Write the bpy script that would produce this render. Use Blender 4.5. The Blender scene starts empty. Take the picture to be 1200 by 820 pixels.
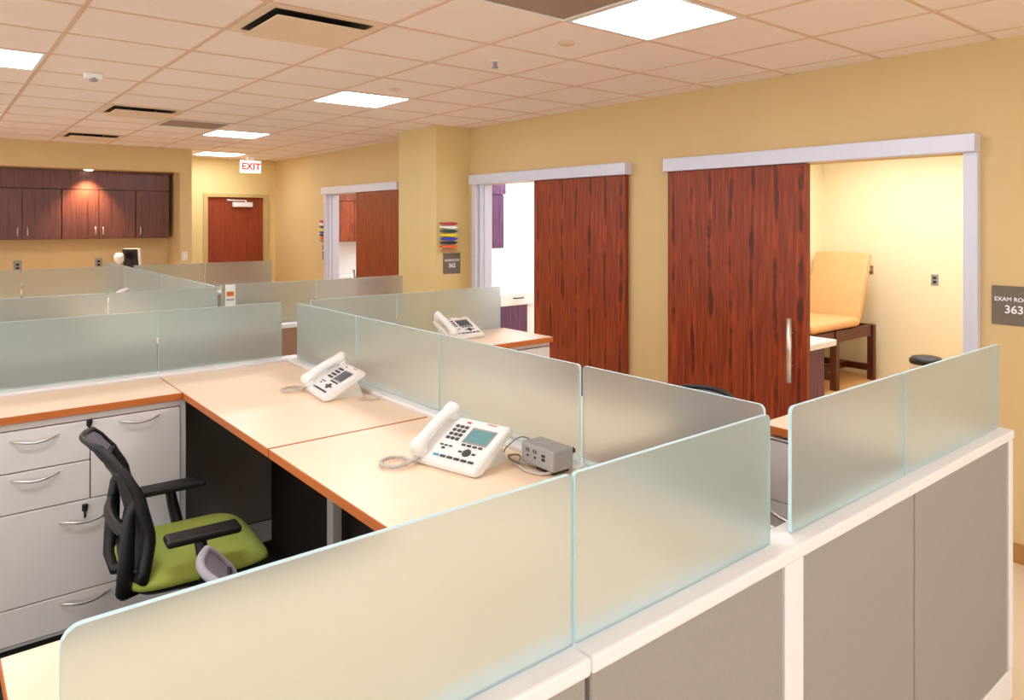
import bpy, bmesh, math, random
from math import pi, sin, cos, radians
from mathutils import Vector, Matrix
random.seed(7)
S = bpy.context.scene
COL = S.collection

# ------------------------------------------------------------------ materials
def lin(c):
    return tuple(((v/255)/12.92 if v/255 <= .04045 else ((v/255+.055)/1.055)**2.4) for v in c) + (1,)
def newmat(name):
    m = bpy.data.materials.new(name); m.use_nodes = True
    nt = m.node_tree
    return m, nt, nt.nodes['Principled BSDF']
def noise_mat(name, c1, c2, scale=20, rough=.5, metal=0, bump=0, bscale=None, detail=3, stretch=(1,1,1), spec=.5, coat=0):
    m, nt, b = newmat(name)
    tc = nt.nodes.new('ShaderNodeTexCoord'); mp = nt.nodes.new('ShaderNodeMapping'); mp.inputs['Scale'].default_value = stretch
    nz = nt.nodes.new('ShaderNodeTexNoise'); nz.inputs['Scale'].default_value = scale; nz.inputs['Detail'].default_value = detail
    mx = nt.nodes.new('ShaderNodeMix'); mx.data_type = 'RGBA'
    mx.inputs[6].default_value = lin(c1); mx.inputs[7].default_value = lin(c2)
    L = nt.links.new
    L(tc.outputs['Object'], mp.inputs['Vector']); L(mp.outputs['Vector'], nz.inputs['Vector'])
    L(nz.outputs['Fac'], mx.inputs[0]); L(mx.outputs[2], b.inputs['Base Color'])
    b.inputs['Roughness'].default_value = rough; b.inputs['Metallic'].default_value = metal
    b.inputs['Specular IOR Level'].default_value = spec; b.inputs['Coat Weight'].default_value = coat
    if bump:
        n2 = nt.nodes.new('ShaderNodeTexNoise'); n2.inputs['Scale'].default_value = bscale or scale
        bp = nt.nodes.new('ShaderNodeBump'); bp.inputs['Strength'].default_value = bump; bp.inputs['Distance'].default_value = .002
        L(mp.outputs['Vector'], n2.inputs['Vector']); L(n2.outputs['Fac'], bp.inputs['Height']); L(bp.outputs['Normal'], b.inputs['Normal'])
    return m
def wood_mat(name, dark, mid, light, ydir=True, rough=.35, band=7.0, contrast=1.0, spec=.5, streak=1.0):
    """vertical-grain veneer: stretched noise plus cathedral streaks"""
    m, nt, b = newmat(name); L = nt.links.new; N = nt.nodes.new
    tc = N('ShaderNodeTexCoord')
    mp = N('ShaderNodeMapping'); mp.inputs['Scale'].default_value = (1,1,.055)
    nz = N('ShaderNodeTexNoise'); nz.inputs['Scale'].default_value = 60; nz.inputs['Detail'].default_value = 6; nz.inputs['Roughness'].default_value = .6
    mp2 = N('ShaderNodeMapping'); mp2.inputs['Scale'].default_value = (1,1,.3)
    wv = N('ShaderNodeTexWave'); wv.wave_type = 'BANDS'; wv.bands_direction = 'Y' if ydir else 'X'
    wv.inputs['Scale'].default_value = band; wv.inputs['Distortion'].default_value = 1.6; wv.inputs['Detail'].default_value = 2.0; wv.inputs['Detail Scale'].default_value = 1.6
    r1 = N('ShaderNodeValToRGB'); r1.color_ramp.elements[0].position = .3; r1.color_ramp.elements[1].position = .72
    r1.color_ramp.elements[0].color = lin(dark); r1.color_ramp.elements[1].color = lin(light)
    e = r1.color_ramp.elements.new(.5); e.color = lin(mid)
    r2 = N('ShaderNodeValToRGB'); r2.color_ramp.elements[0].position = 0.0; r2.color_ramp.elements[1].position = .16
    r2.color_ramp.elements[0].color = (1-.62*streak,)*3+(1,); r2.color_ramp.elements[1].color = (1.3,1.22,1.1,1)
    e2 = r2.color_ramp.elements.new(.42); e2.color = (1,1,1,1)
    mp3 = N('ShaderNodeMapping'); mp3.inputs['Scale'].default_value = (6,6,3.2)
    nz3 = N('ShaderNodeTexNoise'); nz3.inputs['Scale'].default_value = 1.6; nz3.inputs['Detail'].default_value = 4
    md = N('ShaderNodeMath'); md.operation = 'MULTIPLY_ADD'; md.inputs[1].default_value = .75; md.inputs[2].default_value = -.33
    ad = N('ShaderNodeMath'); ad.operation = 'ADD'
    L(tc.outputs['Object'], mp3.inputs['Vector']); L(mp3.outputs['Vector'], nz3.inputs['Vector']); L(nz3.outputs['Fac'], md.inputs[0])
    L(wv.outputs['Fac'], ad.inputs[0]); L(md.outputs[0], ad.inputs[1])
    mx = N('ShaderNodeMix'); mx.data_type = 'RGBA'; mx.blend_type = 'MULTIPLY'; mx.inputs[0].default_value = contrast
    L(tc.outputs['Object'], mp.inputs['Vector']); L(mp.outputs['Vector'], nz.inputs['Vector']); L(nz.outputs['Fac'], r1.inputs['Fac'])
    L(tc.outputs['Object'], mp2.inputs['Vector']); L(mp2.outputs['Vector'], wv.inputs['Vector']); L(ad.outputs[0], r2.inputs['Fac'])
    L(r1.outputs['Color'], mx.inputs[6]); L(r2.outputs['Color'], mx.inputs[7]); L(mx.outputs[2], b.inputs['Base Color'])
    b.inputs['Roughness'].default_value = rough; b.inputs['Specular IOR Level'].default_value = spec
    return m
def emit_mat(name, color, strength):
    m, nt, b = newmat(name)
    b.inputs['Base Color'].default_value = lin(color); b.inputs['Emission Color'].default_value = lin(color); b.inputs['Emission Strength'].default_value = strength
    return m
def glass_mat(name, tint, rough=.42):
    m, nt, b = newmat(name); L = nt.links.new; N = nt.nodes.new
    out = nt.nodes['Material Output']
    b.inputs['Base Color'].default_value = lin(tint); b.inputs['Transmission Weight'].default_value = 1.0
    b.inputs['Roughness'].default_value = rough; b.inputs['IOR'].default_value = 1.30
    tr = N('ShaderNodeBsdfTranslucent'); tr.inputs['Color'].default_value = lin(tint)
    df = N('ShaderNodeBsdfDiffuse'); df.inputs['Color'].default_value = lin(tint)
    tp = N('ShaderNodeBsdfTransparent'); tp.inputs['Color'].default_value = lin(tint)
    nz = N('ShaderNodeTexNoise'); nz.inputs['Scale'].default_value = 900; tc = N('ShaderNodeTexCoord')
    bp = N('ShaderNodeBump'); bp.inputs['Strength'].default_value = .06; bp.inputs['Distance'].default_value = .0005
    L(tc.outputs['Object'], nz.inputs['Vector']); L(nz.outputs['Fac'], bp.inputs['Height']); L(bp.outputs['Normal'], b.inputs['Normal'])
    m1 = N('ShaderNodeMixShader'); m1.inputs[0].default_value = .5
    m2 = N('ShaderNodeMixShader'); m2.inputs[0].default_value = .16
    L(tr.outputs[0], m1.inputs[1]); L(df.outputs[0], m1.inputs[2])
    L(b.outputs[0], m2.inputs[1]); L(m1.outputs[0], m2.inputs[2]); L(m2.outputs[0], out.inputs['Surface'])
    return m

M = {}
M['wall'] = noise_mat('wall_paint', (218,188,132), (222,193,138), 3, .6, bump=.05, bscale=300)
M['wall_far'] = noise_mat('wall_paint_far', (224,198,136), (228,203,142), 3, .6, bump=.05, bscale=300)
M['wall_exam'] = noise_mat('exam_wall_paint', (245,233,194), (247,236,200), 3, .6)
M['wall_white'] = noise_mat('white_room_paint', (246,246,244), (250,250,248), 3, .6)
M['ceil'] = noise_mat('ceiling_tile', (246,231,222), (250,236,229), 4, .85, bump=.25, bscale=260)
M['grid'] = noise_mat('ceiling_grid', (222,188,164), (228,196,172), 8, .6)
M['floor'] = noise_mat('vinyl_floor', (232,210,178), (238,218,188), 2.5, .3)
M['floor_wood'] = noise_mat('exam_floor', (205,150,85), (222,170,105), 6, .35, stretch=(.3,3,1))
M['carpet'] = noise_mat('dark_floor_patch', (46,36,30), (58,46,38), 180, .95)
M['base'] = noise_mat('rubber_base', (178,128,66), (184,134,72), 10, .6)
M['white_trim'] = noise_mat('white_trim', (240,238,236), (244,242,240), 6, .45)
M['white_metal'] = noise_mat('white_painted_metal', (234,227,221), (238,231,226), 5, .4)
M['lavender_metal'] = noise_mat('aluminium_frame', (214,214,228), (222,222,235), 30, .38, metal=.15, stretch=(1,1,.05))
M['fabric'] = noise_mat('panel_fabric', (152,145,137), (170,163,155), 420, .95, bump=.5, bscale=420)
M['fabric_warm'] = noise_mat('panel_fabric_warm', (160,124,98), (176,140,114), 420, .95, bump=.5, bscale=420)
M['desk_top'] = noise_mat('maple_laminate', (246,216,182), (251,226,196), 9, .33, stretch=(.25,1.6,1), spec=.4)
M['desk_edge'] = noise_mat('orange_wood_edge', (196,104,44), (212,122,58), 12, .45, stretch=(.3,.3,3))
M['shade_brown'] = noise_mat('under_desk_shade_brown', (44,32,24), (52,38,30), 12, .8)  # near-black brown that stands for the shade below the desks
M['door'] = wood_mat('red_veneer_door', (112,38,10), (140,53,16), (168,76,27), True, .42, 1.85, 1.0)
M['door_far'] = wood_mat('red_veneer_far', (120,50,20), (150,68,30), (168,84,42), True, .45, 1.8, .5)
M['door_exit'] = wood_mat('red_veneer_exit', (128,46,16), (144,56,22), (156,66,30), False, .45, 1.8, .3)
M['cab'] = wood_mat('mahogany_cabinet', (86,43,38), (106,58,48), (122,72,56), False, .3, 2.2, .5)
M['cab_purple'] = wood_mat('purple_mahogany', (74,42,70), (98,58,92), (118,76,112), False, .35, 2.2, .5)
M['white_counter'] = noise_mat('white_counter', (245,244,242), (250,249,247), 20, .3)
M['chrome'] = noise_mat('brushed_steel', (222,218,214), (234,230,226), 80, .36, metal=1.0, stretch=(1,.1,1))
M['dark_metal'] = noise_mat('dark_metal', (70,66,64), (84,80,78), 60, .4, metal=.6)
M['black'] = noise_mat('black_plastic', (20,19,20), (30,29,31), 60, .45, bump=.1, bscale=300)
M['mesh_dark'] = noise_mat('black_mesh', (26,22,24), (44,38,40), 500, .7, bump=.3, bscale=500)
M['mesh_grey'] = noise_mat('grey_mesh', (112,106,118), (134,128,140), 500, .7, bump=.3, bscale=500)
M['grey_and_lit_rim'] = noise_mat('grey_and_lit_rim', (150,146,156), (160,156,166), 60, .5)  # plain grey parts, and one chair rim lightened as if lit
M['green'] = noise_mat('green_upholstery', (162,174,70), (182,194,92), 260, .9, bump=.4, bscale=300)
M['phone_white'] = noise_mat('phone_white', (238,236,232), (244,242,238), 20, .35)
M['phone_key'] = noise_mat('phone_key', (60,62,66), (72,74,78), 40, .5)
M['phone_dark'] = noise_mat('phone_grey', (150,142,134), (160,152,146), 40, .5)  # plain grey of the display bezel
M['lcd'] = noise_mat('lcd_teal', (98,146,150), (112,160,164), 60, .2)
M['lcd_dark'] = noise_mat('lcd_dark', (70,80,98), (84,94,110), 60, .2)
M['red_mark'] = noise_mat('red_mark', (200,70,60), (210,84,72), 60, .5)
M['blue_key'] = noise_mat('blue_key', (90,160,190), (104,172,200), 60, .5)
M['cord'] = noise_mat('grey_cord', (196,186,178), (206,196,188), 60, .5)
M['cord_dark'] = noise_mat('grey_cable', (140,132,126), (150,142,136), 60, .5)
M['box_grey'] = noise_mat('power_box_grey', (158,154,152), (168,164,162), 50, .45)
M['slot'] = noise_mat('dark_slot', (30,26,24), (38,33,30), 50, .6)
M['frost'] = glass_mat('frosted_glass', (231,242,239), .36)
M['glass_edge_glow'] = emit_mat('teal_glass_edge_glow', (196,226,232), .05)  # faint emission added so the pane edges look lit
M['tan_vinyl'] = noise_mat('tan_vinyl', (222,168,108), (234,186,128), 14, .5, bump=.1, bscale=60)
M['table_wood'] = wood_mat('dark_cherry', (58,18,12), (80,28,18), (96,38,26), True, .35, 2.2, .5)
M['sign'] = noise_mat('sign_taupe', (112,100,86), (118,106,92), 40, .5)
M['sign_white'] = noise_mat('sign_white', (250,250,248), (252,252,250), 40, .5)
M['exit_white'] = emit_mat('exit_face', (255,246,240), .9)
M['exit_red'] = emit_mat('exit_red', (214,48,36), .5)
M['lamp'] = emit_mat('lamp_diffuser', (238,245,255), 22.0)
M['spot'] = emit_mat('spot_lens', (255,244,225), 10.0)
M['vent_grey'] = noise_mat('return_grille', (150,128,114), (162,140,126), 300, .6)
M['vent_plate'] = noise_mat('vent_plate', (236,212,184), (240,218,192), 8, .5)
M['door_frame'] = noise_mat('tan_door_frame', (196,168,110), (202,174,118), 8, .5)
M['plate'] = noise_mat('steel_plate', (150,148,142), (164,160,154), 60, .4)
M['plate_white'] = noise_mat('wall_plate', (236,226,204), (240,230,210), 30, .5)
for k, c in dict(red=(190,44,60), white=(245,245,245), green=(20,70,70), yellow=(244,222,50), blue=(30,60,190), navy=(28,24,60), orange=(238,96,36), tan=(176,120,74)).items():
    M['flag_'+k] = noise_mat('flag_'+k, c, tuple(min(255, v+8) for v in c), 40, .5)
M['orange_band'] = noise_mat('orange_band', (220,120,50), (226,130,60), 40, .5)
M['grey_band'] = noise_mat('grey_band', (150,160,166), (160,168,174), 40, .5)
M['screen'] = noise_mat('dark_screen', (22,16,20), (32,24,28), 10, .15)
M['bin_beige'] = noise_mat('bin_body', (226,214,190), (232,220,198), 20, .5)

# ------------------------------------------------------------------ mesh builder
class MB:
    def __init__(s): s.bm = bmesh.new(); s.smooth = []
    def _setmat(s, faces, mi, smooth=False):
        for f in faces: f.material_index = mi; f.smooth = smooth
    def box(s, a, b, mi=0, bev=0, seg=2, rot=None):
        a, b = [min(p, q) for p, q in zip(a, b)], [max(p, q) for p, q in zip(a, b)]
        old = set(s.bm.faces)
        r = bmesh.ops.create_cube(s.bm, size=1)
        vs = r['verts']
        bmesh.ops.scale(s.bm, vec=[q-p for p, q in zip(a, b)], verts=vs)
        if bev:
            es = list({e for v in vs for e in v.link_edges})
            r2 = bmesh.ops.bevel(s.bm, geom=es, offset=bev, segments=seg, profile=.5, affect='EDGES')
        new = [f for f in s.bm.faces if f not in old]
        vs = list({v for f in new for v in f.verts})
        c = Vector([(p+q)/2 for p, q in zip(a, b)])
        if rot is not None:
            bmesh.ops.transform(s.bm, matrix=rot, verts=vs)
        bmesh.ops.translate(s.bm, vec=c, verts=vs)
        s._setmat(new, mi, bool(bev and seg > 1) and False)
        return new
    def tube(s, pts, r, mi=0, n=8, closed=False, caps=True):
        pts = [Vector(p) for p in pts]; rings = []
        rs = r if isinstance(r, (list, tuple)) else [r]*len(pts)
        up = None; old = set(s.bm.faces)
        for i, p in enumerate(pts):
            if closed: d = pts[(i+1) % len(pts)]-pts[i-1]
            else: d = pts[min(i+1, len(pts)-1)]-pts[max(i-1, 0)]
            d = d.normalized() if d.length > 1e-9 else Vector((0,0,1))
            if up is None:
                up = Vector((0,0,1)) if abs(d.z) < .9 else Vector((1,0,0))
            u = (up-d*up.dot(d))
            u = u.normalized() if u.length > 1e-6 else d.orthogonal().normalized()
            up = u; w = d.cross(u)
            rings.append([s.bm.verts.new(p+(u*cos(2*pi*k/n)+w*sin(2*pi*k/n))*rs[i]) for k in range(n)])
        R = range(len(rings) if closed else len(rings)-1)
        for i in R:
            a, b = rings[i], rings[(i+1) % len(rings)]
            for k in range(n):
                s.bm.faces.new((a[k], a[(k+1) % n], b[(k+1) % n], b[k]))
        if caps and not closed:
            s.bm.faces.new(rings[0][::-1]); s.bm.faces.new(rings[-1])
        new = [f for f in s.bm.faces if f not in old]
        s._setmat(new, mi, True); return new
    def cyl(s, a, b, r, mi=0, n=16, r2=None):
        f = s.tube([a, b], [r, r if r2 is None else r2], mi, n)
        for q in f: q.smooth = len(q.verts) == 4
        return f
    def lathe(s, prof, c=(0,0,0), n=24, mi=0):
        old = set(s.bm.faces); rings = []
        for r, z in prof:
            rings.append([s.bm.verts.new((c[0]+r*cos(2*pi*k/n), c[1]+r*sin(2*pi*k/n), c[2]+z)) for k in range(n)])
        for i in range(len(rings)-1):
            for k in range(n): s.bm.faces.new((rings[i][k], rings[i][(k+1) % n], rings[i+1][(k+1) % n], rings[i+1][k]))
        s.bm.faces.new(rings[0][::-1]); s.bm.faces.new(rings[-1])
        s._setmat([f for f in s.bm.faces if f not in old], mi, True)
    def prism(s, poly, ax, lo, hi, mi=0, mi_side=None):
        """poly in the two axes other than ax (cyclic order), extruded lo..hi along ax"""
        o = [(1,2),(2,0),(0,1)][ax]; old = set(s.bm.faces)
        def mk(h):
            out = []
            for p in poly:
                v = [0,0,0]; v[o[0]], v[o[1]] = p; v[ax] = h; out.append(s.bm.verts.new(v))
            return out
        a, b = mk(lo), mk(hi); n = len(poly)
        fa = s.bm.faces.new(a[::-1]); fb = s.bm.faces.new(b)
        for k in range(n):
            f = s.bm.faces.new((a[k], a[(k+1) % n], b[(k+1) % n], b[k])); f.material_index = mi if mi_side is None else mi_side
        fa.material_index = mi; fb.material_index = mi
    def grid(s, fn, nu, nv, thick=0, mi=0, mi_back=None):
        """surface fn(u,v)->Vector, optional thickness along its normals"""
        P = [[Vector(fn(i/nu, j/nv)) for j in range(nv+1)] for i in range(nu+1)]
        def nrm(i, j):
            du = P[min(i+1, nu)][j]-P[max(i-1, 0)][j]; dv = P[i][min(j+1, nv)]-P[i][max(j-1, 0)]
            return du.cross(dv).normalized()
        A = [[s.bm.verts.new(P[i][j]) for j in range(nv+1)] for i in range(nu+1)]
        old = set(s.bm.faces)
        for i in range(nu):
            for j in range(nv):
                f = s.bm.faces.new((A[i][j], A[i+1][j], A[i+1][j+1], A[i][j+1])); f.material_index = mi; f.smooth = True
        if thick:
            B = [[s.bm.verts.new(P[i][j]-nrm(i, j)*thick) for j in range(nv+1)] for i in range(nu+1)]
            for i in range(nu):
                for j in range(nv):
                    f = s.bm.faces.new((B[i][j], B[i][j+1], B[i+1][j+1], B[i+1][j])); f.material_index = mi if mi_back is None else mi_back; f.smooth = True
            bd = [(i, 0) for i in range(nu)]+[(nu, j) for j in range(nv)]+[(i, nv) for i in range(nu, 0, -1)]+[(0, j) for j in range(nv, 0, -1)]
            for k in range(len(bd)):
                (i, j), (i2, j2) = bd[k], bd[(k+1) % len(bd)]
                f = s.bm.faces.new((A[i2][j2], A[i][j], B[i][j], B[i2][j2])); f.material_index = mi if mi_back is None else mi_back
    def xf(s, mat): bmesh.ops.transform(s.bm, matrix=mat, verts=list(s.bm.verts)); return s
    def build(s, name, mats, parent=None, loc=None, mods=None):
        bmesh.ops.recalc_face_normals(s.bm, faces=list(s.bm.faces))
        me = bpy.data.meshes.new(name); s.bm.to_mesh(me); s.bm.free()
        for m in (mats if isinstance(mats, (list, tuple)) else [mats]): me.materials.append(M[m] if isinstance(m, str) else m)
        o = bpy.data.objects.new(name, me); COL.objects.link(o)
        if parent: o.parent = parent
        if loc: o.location = loc
        return o
def tag(o, label, cat, group=None):
    o['label'] = label; o['category'] = cat
    if group: o['group'] = group
    return o
def thing(name, label, cat, loc=(0,0,0), rz=0, group=None):
    o = bpy.data.objects.new(name, None); COL.objects.link(o)
    o.empty_display_size = .05; o.location = loc; o.rotation_euler = (0,0,rz)
    return tag(o, label, cat, group)
def struct(name, mb, mat, parent=None):
    o = mb.build(name, mat, parent)
    if not parent: o['kind'] = 'structure'
    return o
def copy_tree(o, parent=None):
    c = o.copy(); COL.objects.link(c)
    if parent: c.parent = parent
    for ch in list(o.children): copy_tree(ch, c)
    return c
def text_mesh(name, txt, size, mat, parent, rot, loc, extrude=.001, align='CENTER', bold=0.0):
    cu = bpy.data.curves.new(name, 'FONT'); cu.body = txt; cu.size = size; cu.extrude = extrude; cu.align_x = align; cu.align_y = 'CENTER'; cu.offset = bold
    t = bpy.data.objects.new(name+'_curve', cu); COL.objects.link(t)
    bpy.context.view_layer.update()
    dg = bpy.context.evaluated_depsgraph_get()
    me = bpy.data.meshes.new_from_object(t.evaluated_get(dg))
    bpy.data.objects.remove(t)
    me.materials.clear(); me.materials.append(M[mat])
    o = bpy.data.objects.new(name, me); COL.objects.link(o); o.parent = parent
    o.rotation_euler = rot; o.location = loc
    return o
def rrect(x0, x1, z0, z1, r=(.008,)*4, n=5):
    """rounded rectangle, corner radii bl, br, tr, tl"""
    out = []
    for (cx, cz, a0, rr) in ((x0+r[0], z0+r[0], pi, r[0]), (x1-r[1], z0+r[1], 1.5*pi, r[1]), (x1-r[2], z1-r[2], 0, r[2]), (x0+r[3], z1-r[3], .5*pi, r[3])):
        for k in range(n): a = a0+k*(pi/2)/(n-1); out.append((cx+rr*cos(a), cz+rr*sin(a)))
    return out

# ------------------------------------------------------------------ room shell
CH = 2.743      # ceiling height
WX = 4.42       # wall with the sliding doors
WT = .13        # its thickness
BY = 11.5       # back wall
mb = MB(); mb.box((-5.2,-4.5,-.05), (WX,BY,0)); struct('floor', mb, 'floor')
mb = MB(); mb.box((-1.2,1.0,0), (1.58,3.97,.004)); struct('floor_carpet', mb, 'carpet')  # dark brown patch of floor inside the near cubicle
mb = MB(); mb.box((-5.2,-4.5,CH), (WX+WT,BY+.2,CH+.05)); struct('ceiling', mb, 'ceil')
TX, TY, X0, Y0 = .609, .592, .562, 1.95
mb = MB()
for k in range(-9, 7):
    x = X0+TX*k
    mb.box((x-.011,-4.5,CH-.004), (x+.011,BY,CH))
for k in range(-11, 17):
    y = Y0+TY*k
    mb.box((-5.2,y-.010,CH-.0035), (WX,y+.010,CH))
struct('ceiling_grid', mb, 'grid')

doors = [(1.50,2.62), (4.98,5.95), (8.50,9.50)]        # openings (y0,y1) in the sliding-door wall
DH = 2.15
mb = MB()
ys = [-4.5]+[v for d in doors for v in d]+[BY]
for i in range(0, len(ys), 2): mb.box((WX,ys[i],0), (WX+WT,ys[i+1],CH))
for d in doors: mb.box((WX,d[0],DH), (WX+WT,d[1],CH))
struct('wall_right', mb, 'wall')
mb = MB(); mb.box((3.30-.5,BY,0), (3.32,BY+.12,CH)); mb.box((4.29,BY,0), (WX+WT,BY+.12,CH)); mb.box((3.32,BY,2.18), (4.29,BY+.12,CH))
struct('wall_back', mb, 'wall_far')
# alcove block: header, right return, back
mb = MB()
mb.box((-5.2,10.3,2.43), (2.66,11.06,CH)); mb.box((2.66,10.3,0), (2.81,BY+.12,CH)); mb.box((-5.2,10.94,0), (2.66,11.06,2.43))
struct('wall_alcove', mb, 'wall')
mb = MB(); mb.box((4.01,6.14,0), (WX,6.88,CH)); struct('wall_pillar', mb, 'wall_far')
mb = MB()
for a, b in ((-4.5,1.44), (3.55,5.0), (5.8,6.14), (6.88,8.6), (9.6,BY)): mb.box((WX-.012,a,0), (WX,b,.1))
struct('baseboard_right', mb, 'base')
mb = MB(); mb.box((4.0,6.13,0), (WX-.012,6.14,.1)); mb.box((3.998,6.13,0), (4.01,6.88,.1)); struct('baseboard_pillar', mb, 'base')

# exam rooms beyond the sliding doors
def room(tagname, x1, y0, y1, m, fl):
    a = WX+WT
    mb = MB(); mb.box((a,y0-.06,-.05), (x1,y1+.06,0)); struct('floor_'+tagname, mb, fl)
    mb = MB(); mb.box((a,y0-.06,2.6), (x1,y1+.06,2.65)); struct('ceiling_'+tagname, mb, 'wall_white')
    mb = MB(); mb.box((x1,y0-.06,0), (x1+.06,y1+.06,2.6)); struct('wall_back_'+tagname, mb, m)
    mb = MB(); mb.box((a,y1,0), (x1,y1+.06,2.6)); mb.box((a,y0-.06,0), (x1,y0,2.6)); struct('wall_side_'+tagname, mb, m)
room('near_exam_room', 8.5, .6, 4.45, 'wall_exam', 'floor_wood')
room('middle_exam_room', 7.6, 4.58, 6.98, 'wall_white', 'floor_wood')
room('far_exam_room', 7.6, 7.1, 10.94, 'wall_white', 'floor_wood')

# ------------------------------------------------------------------ sliding doors on the wall
trim_no = 0
def sliding_door(py0, py1, h0, h1, jambs, where, mat, handle_y, deep):
    global trim_no
    def TR(mb):
        global trim_no
        trim_no += 1; struct('trim_%d' % trim_no, mb, 'lavender_metal')
    mb = MB(); mb.box((WX-.09,h0,DH), (WX,h1,DH+.097), bev=.004); TR(mb)
    for (a, b) in jambs:
        mb = MB(); mb.box((WX-.05,a,0), (WX,b,DH), bev=.003); TR(mb)
    for y in deep:
        mb = MB(); mb.box((WX-.01,y-.018,.001), (WX+WT+.01,y-.001,DH-.002)); mb.box((WX+.035,y-.034,.001), (WX+.065,y-.018,DH-.002)); TR(mb)
    t = thing('sliding_door', where, 'door', (WX-.033,(py0+py1)/2,0))
    o = t.location.copy()
    def B(name, mbx, m, par=t): return mbx.xf(Matrix.Translation(-o)).build(name, m, par)
    mb = MB(); mb.box((WX-.055,py0,.004), (WX-.012,py1,DH-.002), bev=.002, seg=1); p = B('door_panel', mb, mat)
    if handle_y is not None:
        mb = MB(); mb.cyl((WX-.12,handle_y,.745), (WX-.12,handle_y,1.155), .017, n=16)
        h = B('pull_handle', mb, 'chrome', p)
        for z in (.85,1.06):
            mb = MB(); mb.cyl((WX-.12,handle_y,z), (WX-.055,handle_y,z), .007, n=10); B('handle_post', mb, 'chrome', h if False else p)
    return t
sliding_door(2.39,3.50,1.43,3.52,[(1.43,1.50)],'dark red wood sliding door half covering the room with the tan exam table','door',2.475,[])
sliding_door(3.93,5.045,3.90,6.03,[(5.96,6.03)],'dark red wood sliding door in front of the bright white room between pillar and nearest door','door',None,[5.95])
sliding_door(7.48,8.58,7.48,9.58,[(9.50,9.58)],'farthest sliding wood door, its edge hidden behind the square wall pillar','door_far',8.52,[9.50])

# far exit door
d = bpy.data.objects.new('door_1', None); COL.objects.link(d); d['kind'] = 'structure'; d.location = (3.8,BY,0)
def dpart(name, mb, m, par=d): return mb.xf(Matrix.Translation((-3.8,-BY,0))).build(name, m, par)
mb = MB(); mb.box((3.30,BY-.02,0), (3.365,BY+.1,2.2)); mb.box((4.225,BY-.02,0), (4.30,BY+.1,2.2)); mb.box((3.365,BY-.02,2.15), (4.225,BY+.1,2.2)); dpart('door_frame', mb, 'door_frame')
mb = MB(); mb.box((3.365,BY+.03,.01), (4.225,BY+.08,2.15)); lf = dpart('door_leaf', mb, 'door_exit')
mb = MB(); mb.box((3.74,BY-.05,2.0), (4.04,BY+.03,2.075), bev=.008); mb.box((3.66,BY-.03,2.095), (3.95,BY-.01,2.11)); mb.box((3.93,BY-.03,2.06), (3.95,BY-.01,2.11)); mb.box((3.66,BY-.02,2.10), (3.69,BY+.03,2.12)); dpart('door_closer', mb, 'white_metal')
mb = MB(); mb.cyl((4.16,BY+.03,1.0), (4.16,BY-.03,1.0), .02); mb.cyl((4.16,BY-.03,1.0), (4.06,BY-.03,1.0), .01); dpart('door_handle', mb, 'chrome')

# ------------------------------------------------------------------ ceiling fittings
def tile(i, j): return X0+TX*i, Y0+TY*j      # corner of tile i,j
def ceil_light(x0, y0, label, w=TX, d=TY, z=CH):
    t = thing('ceiling_light', label, 'light', (x0+w/2,y0+d/2,z), group='recessed square ceiling lights')
    mb = MB(); a, b = w/2-.011, d/2-.011
    for q in ((-a,-b,a,-b+.018), (-a,b-.018,a,b), (-a,-b+.018,-a+.018,b-.018), (a-.018,-b+.018,a,b-.018)): mb.box((q[0],q[1],-.007), (q[2],q[3],0))
    mb.build('light_frame', 'white_trim', t)
    mb = MB(); mb.box((-a+.018,-b+.018,-.004), (a-.018,b-.018,-.001)); mb.build('diffuser', 'lamp', t)
    return t
ceil_light(*tile(3,0), 'biggest square ceiling light, beside the dark grey ceiling panel')
ceil_light(*tile(3,5), 'square ceiling light above the square wall pillar, second from the biggest light')
ceil_light(*tile(3,10), 'small distant ceiling light in line before the exit sign')
ceil_light(3.0,10.45, 'farthest ceiling light, next to the wall over the exit door')
ceil_light(*tile(-1,5), 'ceiling light cut by the picture edge beside the small white ceiling sensor')
ceil_light(*tile(-1,10), 'sliver of a distant ceiling light over the alcove cabinets')
for i, j in ((-1,0), (3,-5), (-1,-5), (-5,0), (-5,5)): ceil_light(*tile(i,j), 'square ceiling light behind or beside the viewer, outside the view')
def exam_fill_light(x, y, s, e):
    t = ceil_light(x, y, 'unseen square ceiling light added to brighten an exam room, above the door line', .6, .6, 2.6)
    return t
for x, y in ((5.6,1.6), (5.6,2.9), (7.2,2.0), (7.2,3.2), (5.4,5.4), (5.2,6.2), (6.4,5.5), (5.2,8.3), (5.4,9.6), (6.6,9.2)): exam_fill_light(x, y, .6, 0)  # unseen fixtures, added to brighten the rooms behind the doors

def diffuser(x0, y0, label):
    t = thing('air_diffuser', label, 'air vent', (x0+TX/2,y0+TY/2,CH), group='square ceiling air diffusers')
    a, b = TX/2-.012, TY/2-.012
    mb = MB(); w = .045
    for q in ((-a,-b,a,-b+w), (-a,b-w,a,b), (-a,-b+w,-a+w,b-w), (a-w,-b+w,a,b-w)): mb.box((q[0],q[1],-.006), (q[2],q[3],0))
    mb.build('vent_frame', 'vent_plate', t)
    mb = MB(); mb.box((-a+w,-b+w,-.003), (a-w,b-w,-.001)); mb.build('dark_throat', 'slot', t)
    mb = MB(); mb.box((-a+w+.012,-b+w+.012,-.036), (a-w-.012,b-w-.012,-.030), bev=.002, seg=1)
    mb.build('face_plate', 'vent_plate', t)
    for px_, py_ in ((-.1,-.1), (.1,-.1), (0,.12)):
        mb = MB(); mb.cyl((px_,py_,-.03), (px_,py_,-.002), .008, n=8); mb.build('plate_stem', 'chrome', t)
diffuser(*tile(1,2), 'nearest square air diffuser with a hanging plate and open dark slot')
diffuser(*tile(1,8), 'air diffuser with dark slot in the second tile row, before the alcove')
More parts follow.
